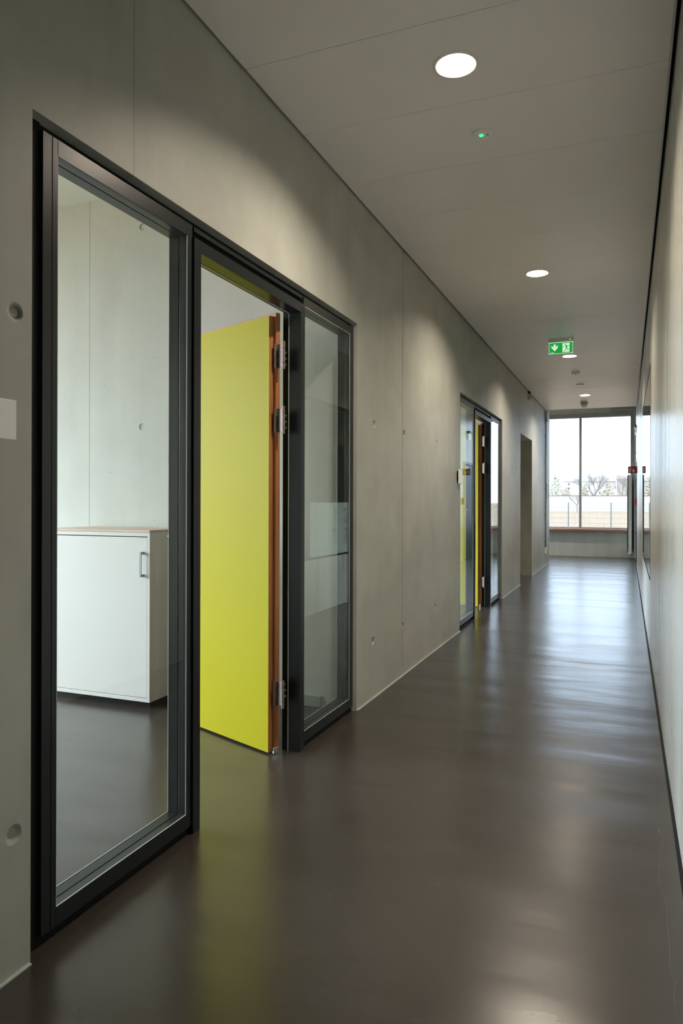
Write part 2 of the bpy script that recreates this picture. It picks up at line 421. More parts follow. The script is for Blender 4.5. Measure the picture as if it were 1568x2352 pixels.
# dark room behind the interior window
m = MB(); m.box(3.2, -6.2, 0, 3.4, 17.6, SLAB); m.box(XR + 0.2, 5.6, 0, 3.2, 5.7, SLAB); m.box(XR + 0.2, 10.4, 0, 3.2, 10.5, SLAB)
struct(m.build('wall_side', M_wallO), 'walls of the dark room behind the right wall window', 'wall')
# roof slab
m = MB(); m.box(-6.72, -6.2, SLAB, 3.4, 17.55, SLAB + 0.3)
struct(m.build('ceiling_slab', M_wallO), 'concrete slab above the suspended ceiling', 'ceiling')
m = MB(); m.box(-6.5, -1.2, 3.35, XLB, Y0A + OW, 3.40); m.box(-6.5, Y0A + OW + 0.18, 3.35, XLB, Y0B + OW, 3.40)
struct(m.build('ceiling_office', M_plaster), 'pale ceiling of the office behind the glass', 'ceiling')

# ------------------------------------------------------------------ suspended ceiling
LX = -0.66
LAMPS = [(2.913, 'round ceiling downlight nearest the camera, above the yellow door'),
         (5.80, 'round ceiling downlight, second from the camera, before the green exit sign'),
         (9.23, 'round ceiling downlight just behind the green exit sign'),
         (12.70, 'round ceiling downlight farthest away, nearest the end window'),
         ]
LR = 0.083
m = MB()
yy = [3.20 + 0.582 * k for k in range(-16, 20)]
yy = [y for y in yy if y < 14.3] + [14.49]
CX0, CX1 = -1.481, 0.155
for a, b_ in zip(yy[:-1], yy[1:]):
    m.box(CX0, a + 0.0012, ZC, CX1, b_ - 0.0012, ZC + 0.018)
ce = struct(m.build('ceiling', M_ceil), 'smooth grey suspended ceiling of wide panels with thin joints', 'ceiling')
cut = MB()
for y, _ in LAMPS: cut.cyl((LX, y, ZC - 0.02), (LX, y, ZC + 0.05), LR + 0.004, n=48)
boolean_cut(ce, cut.build('cutter', None))
m = MB()
for a, b_ in zip(yy[:-1:2], yy[1::2] if len(yy) % 2 == 0 else yy[1::2] + [14.49]):
    pass
y = yy[0]
for a, b_ in zip(yy[:-1], yy[1:]):
    m.box(CX1, a + 0.0015, ZC, CX1 + 0.0095, b_ - 0.0015, ZC + 0.03)
struct(m.build('trim_3', M_ceiledge), 'light metal edge of the ceiling beside the right wall', 'trim')
m = MB()
for a, b_ in zip(yy[:-1], yy[1:]):
    m.box(CX0 - 0.0045, a + 0.0015, ZC, CX0 - 0.0003, b_ - 0.0015, ZC + 0.03)
struct(m.build('trim_4', M_ceiledge), 'thin metal edge of the ceiling beside the left wall', 'trim')

# ------------------------------------------------------------------ downlights
def downlight():
    e = empty('ceiling_downlight')
    m = MB(); m.lathe((0, 0, 0), [(LR - 0.004, 0.0005), (LR - 0.003, -0.003), (LR + 0.012, -0.003), (LR + 0.016, 0.0)], 56)
    m.build('trim_ring', M_lampring, e)
    m = MB(); m.lathe((0, 0, 0), [(LR - 0.0035, -0.001), (LR - 0.010, 0.020), (LR - 0.012, 0.048), (0.0625, 0.050)], 56)
    m.build('reflector', M_lampw, e)
    m = MB(); n = 48
    m.add([(0.063 * math.cos(2*math.pi*i/n), 0.063 * math.sin(2*math.pi*i/n), 0.0495) for i in range(n)], [tuple(range(n))[::-1]])
    d = m.build('diffuser', M_lamp, e, fix=False)
    m = MB(); m.lathe((0, 0, 0), [(LR - 0.001, 0.002), (LR - 0.001, 0.09), (0.0001, 0.09)], 40); m.build('housing', M_ceiledge, e)
    return e
dl = downlight()
for i, (y, lab) in enumerate(LAMPS):
    o = dl if i == 0 else copy_tree(dl)
    o.location = (LX, y, ZC)
    tag(o, lab, 'lamp', 'recessed downlights along the corridor ceiling')
for (x, y, z, lab) in ((-3.75, 12.3, 2.60, 'added unseen downlight brightening the side passage behind the plain opening'), (-1.9, 16.3, 3.50, 'added unseen downlight brightening the end hall above the window bay'),
                       (-3.4, 16.3, 3.50, 'added unseen downlight brightening the end hall far left of the window bay')):
    o = copy_tree(dl); o.location = (x, y, z); tag(o, lab, 'lamp', 'added unseen downlights outside the corridor')  # unseen lamps added to brighten the side passage and the end hall

# ------------------------------------------------------------------ glazed screens
def screen(y0, name, label):
    """frame, panes and reveals in one opening; local y from the opening's near edge"""
    e = empty(name, (0, y0 - Y0A, 0))
    xf = XL - 0.022
    xb = xf - 0.082
    # black blank behind the frames, inside the opening
    m = MB()
    yb0, yb1 = Y0A + 0.001, Y0A + OW - 0.001
    m.box(xb, yb0, 0.0, xf - 0.012, Y0A + 0.060, OH - 0.002)
    m.box(xb, yb0, 2.25, xf - 0.020, yb1, OH - 0.002)
    m.box(xb, Y0A + OW - 0.02, 0.0, xf - 0.02, yb1, OH - 0.002)
    m.box(xb, Y0A + 0.06, 0.0, xf - 0.012, 2.30, 0.040)
    m.box(xb, 3.27, 0.0, xf - 0.012, yb1, 0.040)
    m.build('recess_lining', M_black, e)
    def two_layer(m, a, b_, z0, z1, l, r, t, bt, x0=xf):
        # a..b outer y, l/r/t/bt member widths; front layer, groove, back layer
        for (xa, xb_, ins) in ((x0, x0 - 0.035, 0), (x0 - 0.035, x0 - 0.039, 0.004), (x0 - 0.039, xb + 0.0, 0)):
            l2, r2, t2, b2 = l - ins, r - ins, t - ins, bt - ins
            if l2 > 0: m.box(xa, a, z0, xb_, a + l2, z1)
            if r2 > 0: m.box(xa, b_ - r2, z0, xb_, b_, z1)
            m.box(xa, a + max(l2, 0), z1 - t2, xb_, b_ - max(r2, 0), z1)
            m.box(xa, a + max(l2, 0), z0, xb_, b_ - max(r2, 0), z0 + b2)
    m = MB(); two_layer(m, 1.543, 2.283, 0.030, 2.288, 0.057, 0.033, 0.050, 0.054)
    sl1 = m.build('sidelight_frame', M_frame, e, 0.0012)
    m = MB(); m.box(xf + 0.001, 1.578, 0.030, xf - 0.001, 1.5795, 2.288); m.build('frame_joint', M_black, sl1)
    m = MB(); two_layer(m, 3.278, 3.987, 0.030, 2.288, 0.004, 0.057, 0.047, 0.054)
    sl2 = m.build('sidelight_frame', M_frame, e, 0.0012)
    # door frame, slightly proud
    m = MB()
    xp = xf + 0.008
    m.box(xp, 2.284, 0, xb, 2.331, 2.243)
    for (a, c, st) in ((xp, xp - 0.066, 0.0), (xp - 0.066, xb - 0.014, 0.010)):
        m.box(a, 3.228 + st, 0, c, 3.277, 2.243)
        m.box(a, 2.331, 2.195 + st, c, 3.228 + st, 2.243)
    m.build('door_frame', M_frame, e, 0.0012)
    m = MB(); m.box(xf - 0.004, 2.30, 2.272, xb, 3.27, 2.289); m.build('head_rail', M_frame, e)
    # bright beads
    m = MB(); m.box(xp - 0.0645, 3.2255, 0, xp - 0.0675, 3.2283, 2.19); m.box(xp - 0.0645, 2.333, 2.1925, xp - 0.0675, 3.226, 2.1953)
    m.build('door_seal', M_gasket, e)
    for (a, b_) in ((1.600, 2.250), (3.282, 3.930)):
        z0, z1 = 0.084, 2.240
        m = MB()
        for x in (xf - 0.0005, xf - 0.079):
            m.box(x, a - 0.001, z0 - 0.001, x - 0.0022, a + 0.0015, z1); m.box(x, b_ - 0.0015, z0, x - 0.0022, b_ + 0.001, z1)
            m.box(x, a, z0 - 0.001, x - 0.0022, b_, z0 + 0.0015); m.box(x, a, z1 - 0.0015, x - 0.0022, b_, z1 + 0.001)
        m.build('glazing_bead', M_gasket, e)
        m = MB(); m.box(xf - 0.004, a - 0.003, z0 - 0.003, xf - 0.010, b_ + 0.003, z1 + 0.003)
        m.build('glass_pane', M_glass, e)
    return struct(e, label, 'glass screen')
screen(Y0A, 'window_1', 'large dark metal framed glass screen around the near doorway')
screen(Y0B, 'window_2', 'smaller looking dark framed glass screen around the far doorway')

# ------------------------------------------------------------------ yellow doors
E_ = Vector((-0.925, 0.380, 0)).normalized()       # along the leaf
Nf = Vector((-0.380, -0.925, 0)).normalized()      # towards the viewer
def yellow_door(y0, name, label):
    org = Vector((-1.641, 3.138, 0))
    ang = math.atan2(E_.y, E_.x)
    e = empty(name, org + Vector((0, y0 - Y0A, 0)), ang)
    # local frame: +x along the leaf, +y = E rotated 90deg (towards viewer side: check sign)
    T = 0.030; LP = 0.026; EX = 0.018; LW = 0.875; ZT = 2.168; ZB = 0.010
    m = MB(); m.box(0, 0, ZB, LW, -0.0015, ZT); m.box(0, 0, ZB, LW, -0.0015, ZT)
    m = MB(); m.box(0.0, 0.0, ZB, LW, -0.002, ZT); leaf_face = m
    # viewer side is local +y (E rotated +90deg points to Nf)
    m = MB(); m.box(0.0, -0.002, ZB, LW, 0.0, ZT); m.build('yellow_face', M_yellow, e)
    m = MB(); m.box(0.0, -T, ZB, LW, -0.002, ZT)
    m.box(-EX, -T - LP, ZB + 0.004, LW + EX, -T, ZT + EX)
    m.build('door_leaf', M_dwood, e, 0.001)
    m = MB(); m.box(-EX + 0.001, -T - LP - 0.002, ZB + 0.004, LW + EX - 0.001, -T - LP, ZT + EX - 0.001); m.build('yellow_face', M_yellow, e)
    # hinges
    for hz in (1.97, 1.652, 0.30):
        h = empty('hinge', (0, 0, hz)); h.parent = e
        m = MB(); xk, yk = -0.066, -0.028
        m.box(-EX - 0.0022, -T - LP + 0.002, -0.061, -EX, -T + 0.010, 0.061)
        m.box(-0.058, -T - LP + 0.012, -0.058, -EX - 0.001, -T - LP + 0.015, 0.058)
        m.build('hinge_plate', M_nickel, h, 0.003)
        m = MB()
        px, py = -0.061, -T - LP + 0.014
        for (a, b_) in ((-0.068, -0.036), (-0.034, 0.034), (0.036, 0.068)): m.cyl((px, py, a), (px, py, b_), 0.0082, n=16)
        m.build('knuckle', M_nickel, h)
        m = MB()
        for dz in (-0.046, -0.018, 0.018, 0.046):
            m.cyl((-EX - 0.0022, -T - LP + (0.012 if abs(dz) > 0.03 else 0.022), dz), (-EX - 0.0040, -T - LP + (0.012 if abs(dz) > 0.03 else 0.022), dz), 0.0042, n=10)
        m.build('screw', M_chrome, h)
        # screws in the door frame, in frame coordinates
        m = MB()
        inv = Matrix.Rotation(-ang, 4, 'Z')
        for dz in (-0.030, 0.0, 0.030):
            a = inv @ (Vector((-1.597, 3.2385, 0)) - org); b_ = inv @ (Vector((-1.597, 3.2335, 0)) - org)
            m.cyl((a.x, a.y, dz), (b_.x, b_.y, dz), 0.0058, n=12)
        m.build('frame_screw', M_screw, h)
    # drop seal at the foot of the hinge edge
    m = MB(); m.box(-EX - 0.003, -T - LP + 0.006, 0.004, -EX + 0.004, -T + 0.012, 0.034); m.build('seal_fitting', M_chrome, e, 0.002)
    m = MB()
    for k, w in enumerate((0.004, 0.0025, 0.0035)): m.box(-EX - 0.0004, -T - LP + 0.010 + 0.004 * k, 0.405 + 0.01 * k, -EX, -T - LP + 0.010 + 0.004 * k + w * 0.5, 0.45)
    m.build('edge_print', M_ink, e)
    # lever handles near the free edge
    for sgn, yb in ((1, 0.0), (-1, -T - LP - 0.002)):
        hd = MB(); hd.box(LW - 0.075, yb, 0.94, LW - 0.040, yb + sgn * 0.006, 1.13)
        hp = hd.build('handle_plate', M_nickel, e, 0.002)
        hd = MB(); hd.cyl((LW - 0.057, yb + sgn * 0.005, 1.05), (LW - 0.057, yb + sgn * 0.048, 1.05), 0.009)
        hd.cyl((LW - 0.057, yb + sgn * 0.048, 1.05), (LW - 0.185, yb + sgn * 0.048, 1.05), 0.009)
        hd.build('handle_lever', M_nickel, hp)
    return struct(e, label, 'door')
yellow_door(Y0A, 'door_1', 'bright yellow green door standing open in the near doorway, brown edges')
yellow_door(Y0B, 'door_2', 'narrow looking yellow door standing open in the far doorway')

# ------------------------------------------------------------------ far window
def bars(m, pieces, y0, y1):
    for (xa, za, xb, zb) in pieces: m.box(xa, y0, za, xb, y1, zb)
e = empty('window_3', (0, 0, 0))
m = MB()
bars(m, [(WX0, WZ0, WX1, WZ0 + 0.032), (WX0, 3.205, WX1, WZ1), (WX0, WZ0 + 0.03, WX0 + 0.05, 3.21), (0.075, WZ0 + 0.03, WX1, 3.21),
         (-1.028, WZ0 + 0.03, -0.975, 3.21), (-2.15, WZ0 + 0.03, -2.10, 3.21)], YE - 0.02, YE + 0.07)
m.build('window_frame', M_fr_win, e, 0.002)
m = MB(); m.box(WX0 + 0.02, YE + 0.03, WZ0 + 0.02, WX1 - 0.02, YE + 0.042, 3.22); m.build('glass_pane', M_glassW, e)
m = MB(); m.box(WX0, YE - 0.10, 0.590, WX1 + 0.02, YE, 0.634); m.build('window_sill', M_sill, e, 0.003)
m = MB(); m.box(WX0, YE - 0.045, 0.634, WX1, YE - 0.021, 0.648); m.build('ledge_strip', M_white, e)
struct(e, 'large bright window at the far end with a dark mullion', 'window')
m = MB(); m.box(-0.36, YE - 0.06, 3.335, 0.11, YE - 0.005, 3.37)
for x in (-0.22, -0.10): m.box(x, YE - 0.07, 3.26, x + 0.018, YE - 0.055, 3.36)
tag(m.build('blind_bracket', M_grey), 'small pale rail with two hooks above the far window', 'bracket')

# interior window in the right wall
e = empty('window_4', (0, 0, 0))
m = MB(); y0, y1, z0, z1 = W4
for (a, b_, c, d) in ((y0, y0 + 0.02, z0, z1), (y1 - 0.02, y1, z0, z1), (y0 + 0.02, y1 - 0.02, z0, z0 + 0.02), (y0 + 0.02, y1 - 0.02, z1 - 0.02, z1)):
    m.box(XR - 0.002, a, c, XR + 0.10, b_, d)
m.build('window_frame', M_black, e)
m = MB(); m.box(XR - 0.001, y0 + 0.004, z0 + 0.004, XR + 0.007, y1 - 0.004, z1 - 0.004); m.build('glass_pane', M_glass, e)
struct(e, 'frameless glass pane in the right wall mirroring the far window', 'window')
# poster behind that glass
e = empty('paper_poster', (XR + 0.012, 7.18, 0.625))
m = MB(); m.box(0, 0, 0, 0.002, 1.25, 0.615); m.build('sheet', M_paper, e)
rr = random.Random(11)
for y_, zt in ((0.62, 0.545), (0.95, 0.545), (0.62, 0.30), (0.95, 0.30)):
    m = MB()
    for k in range(8):
        w = rr.uniform(0.06, 0.17); m.box(-0.0006, y_ + 0.17 - w, zt - 0.026 * k - (0.008 if k else 0.012), 0, y_ + 0.17, zt - 0.026 * k)
    m.build('text_block', M_ink, e)

tag(e, 'white poster with small dark text lines behind the right wall glass', 'poster')

# dark door in the right wall near the window
e = empty('door_3', (0, 0, 0))
m = MB(); m.box(XR + 0.012, D3[0] + 0.05, 0.005, XR + 0.052, D3[1] - 0.05, D3[2] - 0.05); m.build('door_leaf', M_dark, e, 0.002)
m = MB(); m.box(XR - 0.004, D3[0], 0, XR + 0.058, D3[0] + 0.05, D3[2]); m.box(XR - 0.004, D3[1] - 0.05, 0, XR + 0.058, D3[1], D3[2]); m.box(XR - 0.004, D3[0] + 0.05, D3[2] - 0.05, XR + 0.058, D3[1] - 0.05, D3[2])
m.build('door_frame', M_frame, e, 0.002)
m = MB(); m.box(XR + 0.004, 15.16, 0.97, XR + 0.012, 15.20, 1.15); m.cyl((XR + 0.01, 15.18, 1.08), (XR - 0.035, 15.18, 1.08), 0.008); m.cyl((XR - 0.035, 15.18, 1.08), (XR - 0.035, 15.31, 1.08), 0.008)
m.build('door_handle', M_chrome, e)
m = MB(); m.box(XR + 0.010, 15.32, 1.90, XR + 0.012, 15.60, 2.02); m.build('door_plate', M_signwhite, e)
struct(e, 'dark door set in the right wall beside the far window', 'door')

# skirting in the first office
m = MB(); m.box(-2.62, Y0A + OW - 0.016, 0, -1.722, Y0A + OW, 0.066)
struct(m.build('baseboard_office', M_skirt, None, 0.002), 'short grey skirting board behind the near right glass pane', 'skirting')
m = MB(); m.box(-6.4, Y0B + OW - 0.016, 0, -1.722, Y0B + OW, 0.066)
struct(m.build('baseboard_far', M_skirt, None, 0.002), 'grey skirting board in the second office', 'skirting')

# ------------------------------------------------------------------ white cabinet
CBX, CBY = -2.655, 3.550
e = empty('storage_cabinet', (CBX, CBY, 0))
W, D, ZB, ZT = 0.80, 0.425, 0.040, 1.062
m = MB(); t = 0.019
m.box(-t, 0, ZB, 0, D, ZT); m.box(-W, 0, ZB, -W + t, D, ZT); m.box(-W + t, 0, ZT - t - 0.006, -t, D, ZT); m.box(-W + t, 0, ZB, -t, D, ZB + t + 0.004); m.box(-W + t, D - 0.01, ZB + t, -t, D, ZT - t)
m.build('body', M_white, e, 0.001)
m = MB(); m.box(-W, -0.004, ZT + 0.0005, 0.002, D, ZT + 0.013); m.build('top_board', M_beech, e, 0.001)
m = MB(); m.box(-W + t + 0.002, 0.001, ZB + t + 0.007, -t - 0.002, 0.019, ZT - t - 0.011); dr = m.build('cabinet_door', M_white, e, 0.0008)
m = MB(); hx = -0.048
m.box(hx - 0.007, -0.030, 0.795, hx + 0.007, -0.024, 0.945); m.box(hx - 0.007, -0.026, 0.795, hx + 0.007, 0.002, 0.810); m.box(hx - 0.007, -0.026, 0.930, hx + 0.007, 0.002, 0.945)
tag(m.build('handle', M_grey, dr, 0.001), 'grey bow handle')
m = MB(); m.box(-W + 0.03, 0.05, 0, -0.03, D - 0.02, ZB); tag(m.build('plinth', M_black, e), 'dark recessed plinth')
tag(e, 'white office cabinet with wooden top and grey handle behind the near glass', 'cabinet')

# ------------------------------------------------------------------ room signs on the left wall
def room_sign(y, z, w, h, off, label):
    e = empty('room_sign', (XL, y, z))
    m = MB(); m.box(off - 0.012, 0, 0, off, w, h); m.build('sign_plate', M_whitepl, e, 0.001)
    m = MB(); m.box(0, 0.03, 0.015, off - 0.012, w - 0.02, h - 0.015); m.build('spacer', M_black, e)
    tag(e, label, 'sign', 'blank door signs on the left wall')
room_sign(1.20, 1.404, 0.170, 0.099, 0.064, 'blank white door sign cut by the left edge of the picture')
room_sign(6.665, 1.425, 0.135, 0.135, 0.030, 'small blank white sign beside the far glazed doorway')

# ------------------------------------------------------------------ exit sign
M_green = emit('exit_green', (0.008, 0.33, 0.04), 0.9)
M_exitw = emit('exit_white', (0.80, 1.0, 0.84), 0.75)
M_led = emit('green_led', (0.05, 0.9, 0.25), 1.6)
M_ledy = emit('yellow_led', (0.9, 0.9, 0.2), 1.2)
ex0, ex1 = -0.811, -0.545; ez1, ez0 = 3.013, 2.889; EY = 8.20
e = empty('exit_sign', ((ex0 + ex1) / 2, EY, ZC))
hw = (ex1 - ex0) / 2
m = MB(); m.box(-hw, -0.018, ez1 - ZC, hw, 0.018, 0.0)
for k in range(3): m.box(-0.02 + 0.02 * k, -0.0186, -0.025, -0.008 + 0.02 * k, -0.018, -0.022)
hs_ = m.build('housing', M_whitepl, e, 0.002)
m = MB(); m.cyl((0.097, -0.018, -0.021), (0.097, -0.0205, -0.021), 0.0045, n=12); m.build('status_light', M_ledy, hs_)
zb = ez0 - ZC; zt = ez1 - ZC
m = MB(); m.box(-hw + 0.008, -0.004, zb + 0.002, hw - 0.010, 0.004, zt - 0.003); m.build('green_panel', M_green, e)
m = MB(); m.box(-hw + 0.006, -0.006, zt - 0.004, hw - 0.004, 0.006, zt); m.box(-hw + 0.006, -0.0045, zb, hw - 0.006, 0.0045, zb + 0.0025)
m.box(-hw + 0.006, -0.0045, zb, -hw + 0.009, 0.0045, zt); m.box(hw - 0.012, -0.0045, zb, hw - 0.009, 0.0045, zt); m.build('clear_edge', M_exitw, e)
def poly(m, pts, y, th=0.0004):
    n = len(pts)
    vs = [(a, y, b_) for a, b_ in pts] + [(a, y - th, b_) for a, b_ in pts]
    m.add(vs, [tuple(range(n)), tuple(range(n, 2 * n))[::-1]] + [(i, (i + 1) % n, n + (i + 1) % n, n + i) for i in range(n)])
def stroke(m, pts, w, y):
    for (a, b_) in zip(pts[:-1], pts[1:]):
        dx, dz = b_[0] - a[0], b_[1] - a[1]; L = math.hypot(dx, dz); nx, nz = -dz / L * w / 2, dx / L * w / 2
        ex_, ez_ = dx / L * w * 0.3, dz / L * w * 0.3
        poly(m, [(a[0] - ex_ + nx, a[1] - ez_ + nz), (b_[0] + ex_ + nx, b_[1] + ez_ + nz), (b_[0] + ex_ - nx, b_[1] + ez_ - nz), (a[0] - ex_ - nx, a[1] - ez_ - nz)], y)
def px(u, v):   # picture of the sign, 0..100 wide, 0..46 high from the top left
    return (-hw + 0.008 + u / 100 * (2 * hw - 0.018), zt - 0.004 - v / 46 * (zt - zb - 0.006))
m = MB()
poly(m, [px(*q) for q in ((19, 7), (29, 7), (29, 20), (38, 11), (38, 20), (24, 36), (10, 20), (10, 11), (19, 20))], -0.0042)
m.build('down_arrow', M_exitw, e, fix=True)
m = MB(); poly(m, [px(*q) for q in ((57, 4), (87, 4), (87, 42), (57, 42))], -0.0042); m.build('doorway_symbol', M_exitw, e)
m = MB(); poly(m, [px(*q) for q in ((6, 41), (22, 41), (22, 43), (6, 43))], -0.0042); m.build('small_print', M_exitw, e)
m = MB(); yy_ = -0.0048
c = px(69, 9); n = 16; poly(m, [(c[0] + 0.0075 * math.cos(2*math.pi*i/n), c[1] + 0.0075 * math.sin(2*math.pi*i/n)) for i in range(n)], yy_)
poly(m, [px(*q) for q in ((70, 13), (77, 13), (78, 24), (72, 26))], yy_ - 0.0003)
stroke(m, [px(71, 15), px(63, 18), px(57, 20)], 0.0065, yy_ - 0.0006)
stroke(m, [px(76, 14), px(82, 15), px(85, 19)], 0.0055, yy_ - 0.0009)
stroke(m, [px(75, 24), px(78, 31), px(91, 31)], 0.0075, yy_ - 0.0012)
stroke(m, [px(74, 24), px(70, 33), px(65, 39)], 0.0075, yy_ - 0.0015)
m.build('running_figure', M_green, e, fix=True)
tag(e, 'lit green exit sign with white arrow and running figure hanging from ceiling', 'sign')

# ------------------------------------------------------------------ ceiling devices
def dome(y, r, h, name, label, led=None, x=-0.664):
    e = empty(name, (x, y, ZC))
    m = MB(); m.lathe((0, 0, 0), [(r, 0.0), (r, -h * 0.35), (r * 0.93, -h * 0.7), (r * 0.72, -h * 0.93), (r * 0.4, -h), (0.0005, -h)], 36)
    m.build('cover', M_whitepl, e)
    if led:
        m = MB(); m.lathe((0.0, -0.006, -h), [(0.011, 0.002), (0.010, -0.004), (0.006, -0.007), (0.0004, -0.008)], 20); m.build('lens', led, e)
        m = MB(); m.lathe((r * 0.62, 0.0, -h * 0.9), [(0.004, 0.002), (0.004, -0.002), (0.0003, -0.002)], 12); m.build('test_button', M_black, e)
    return tag(e, label, 'detector')
dome(3.497, 0.048, 0.012, 'emergency_light', 'small round white ceiling fitting with a glowing green light', M_led)
dome(10.406, 0.055, 0.030, 'emergency_light', 'small round ceiling fitting with dark centre behind the exit sign', M_black)
e = empty('ceiling_cover', (-0.667, 11.508, ZC)); m = MB(); m.lathe((0, 0, 0), [(0.058, 0), (0.058, -0.010), (0.052, -0.013), (0.0005, -0.013)], 32); m.build('disc', M_whitepl, e)
tag(e, 'flat round pale cover on the ceiling before the last downlight', 'cover')
e = empty('smoke_detector', (-0.716, 13.55, ZC))
m = MB(); m.lathe((0, 0, 0), [(0.062, 0), (0.062, -0.045), (0.056, -0.05), (0.0005, -0.05)], 28); m.build('base', M_grey, e)
m = MB(); m.lathe((0, 0, 0), [(0.045, -0.05), (0.048, -0.078), (0.030, -0.098), (0.0005, -0.098)], 28); m.build('head', M_lampring, e)
m = MB(); m.lathe((0, 0, 0), [(0.030, -0.098), (0.026, -0.108), (0.0005, -0.110)], 20); m.build('tip', M_whitepl, e)
tag(e, 'grey smoke detector hanging below the ceiling near the end window', 'smoke detector')

# small round fitting and junction box high on the left wall
e = empty('wall_sensor', (XL, 11.95, 2.975))
m = MB(); m.cyl((0, 0, 0), (0.05, 0, 0), 0.055, 0.048, 24); m.build('body', M_grey, e)
m = MB(); m.cyl((0.05, 0.02, -0.02), (0.085, 0.04, -0.04), 0.018, 0.014, 16); m.build('lens', M_whitepl, e)
m = MB(); m.box(0, -0.03, 0.03, 0.03, 0.03, 0.08); m.build('bracket', M_black, e)
tag(e, 'small round grey sensor high on the left wall under the ceiling', 'sensor')
e = empty('junction_box', (XL, 14.52, 2.88))
m = MB(); m.cyl((0.0, 0, 0), (0.045, 0, 0), 0.05, 0.045, 20); m.box(0, -0.05, 0, 0.035, 0.05, 0.16); m.build('body', M_grey, e)
tag(e, 'grey junction box at the top of the left wall conduit', 'box')
e = empty('cable_conduit', (XL + 0.018, 14.50, 0.0))
m = MB(); m.cyl((0, 0, 0.36), (0, 0, 2.86), 0.012, n=12); m.build('pipe', M_conduit, e)
for z in (0.48, 1.00, 1.52, 2.04, 2.56, 2.80):
    m = MB(); m.box(-0.018, -0.045, z - 0.008, 0.014, 0.016, z + 0.008); m.build('clip', M_conduit, e)
tag(e, 'thin vertical grey conduit with clips on the left wall near the window', 'conduit')
m = MB(); m.box(XL, 14.45, 0.24, XL + 0.04, 14.55, 0.36); tag(m.build('wall_socket', M_whitepl, None, 0.004), 'small pale socket at the foot of the left wall conduit', 'socket')
e = empty('wall_frame', (XL, 14.80, 1.30))
m = MB(); w, h, t = 0.36, 0.33, 0.02
m.box(0, 0, 0, 0.012, t, h); m.box(0, w - t, 0, 0.012, w, h); m.box(0, t, 0, 0.012, w - t, t); m.box(0, t, h - t, 0.012, w - t, h); m.build('frame', M_white, e)
m = MB(); m.box(0, t, t, 0.005, w - t, h - t); m.build('notice', M_grey, e)
tag(e, 'small white framed notice on the left wall near the end window', 'frame')

# ------------------------------------------------------------------ right side fittings near the window
e = empty('radiator', (0.055, 16.85, 0.12))
m = MB()
for k in range(12):
    m.box(-0.045, 0.0 + 0.048 * k, 0.03, -0.022, 0.040 + 0.048 * k, 1.72)
m.box(-0.045, 0.0, 0.0, 0.045, 0.010, 1.735); 
m.build('panel', M_rad, e, 0.002)
m = MB(); m.box(-0.022, 0.01, 0.02, 0.045, 0.58, 1.72); m.build('core', M_rad, e, 0.004)
m = MB(); m.cyl((0.0, 0.05, -0.03), (0.0, 0.05, 0.02), 0.012); m.cyl((0.0, 0.05, -0.02), (0.122, 0.05, -0.02), 0.009); m.build('valve', M_chrome, e)
tag(e, 'tall white radiator at the right of the end window', 'radiator')
e = empty('fire_sign', (XR, 15.0, 1.815))
m = MB(); m.box(-0.160, -0.002, 0, -0.022, 0.002, 0.137); m.box(-0.022, -0.002, 0, 0.0, 0.002, 0.137); m.build('plate', M_signred, e)
m = MB()
poly(m, [(-0.140, 0.02), (-0.112, 0.02), (-0.112, 0.085), (-0.118, 0.098), (-0.134, 0.098), (-0.140, 0.085)], -0.0021)
poly(m, [(-0.130, 0.098), (-0.122, 0.098), (-0.122, 0.112), (-0.130, 0.112)], -0.0021)
stroke(m, [(-0.126, 0.110), (-0.105, 0.118), (-0.100, 0.095), (-0.101, 0.05)], 0.006, -0.0021)
poly(m, [(-0.075, 0.02), (-0.045, 0.02), (-0.036, 0.045), (-0.046, 0.075), (-0.052, 0.060), (-0.058, 0.110), (-0.070, 0.070), (-0.080, 0.080), (-0.084, 0.045)], -0.0021)
m.build('extinguisher_symbol', M_signwhite, e)
tag(e, 'square red fire extinguisher sign projecting from the right wall', 'sign')
m = MB(); m.box(XR - 0.042, 15.50 - 0.55, 1.20, XR, 15.50 - 0.45, 1.33)
tag(m.build('call_point', M_red, None, 0.004), 'small red alarm box on the right wall below the fire sign', 'alarm')
e = empty('cable_conduit', (XR - 0.02, 16.35, 0.0))
m = MB(); m.cyl((0, 0, 0.10), (0, 0, 3.35), 0.013, n=12); m.build('pipe', M_conduit, e)
for z in (0.6, 1.2, 1.7, 2.3, 2.9):
    m = MB(); m.box(-0.016, -0.03, z - 0.01, 0.02, 0.03, z + 0.01); m.build('clip', M_conduit, e)
tag(e, 'thin vertical conduit on the right wall beside the end window', 'conduit')
m = MB(); m.box(XR - 0.05, 16.20, 2.72, XR, 16.30, 2.80); tag(m.build('wall_sounder', M_grey, None, 0.004), 'small grey box high on the right wall by the end window', 'box')
e = empty('escape_light', (XR, 15.6, 2.62))
m = MB(); m.box(-0.05, -0.13, 0.13, 0, 0.13, 0.18); m.build('housing', M_grey, e)
m = MB(); m.box(-0.030, -0.12, 0.0, -0.022, 0.12, 0.13); m.build('panel', M_exitw, e)
tag(e, 'small lit white panel above the dark door, seen reflected in glass', 'lamp')

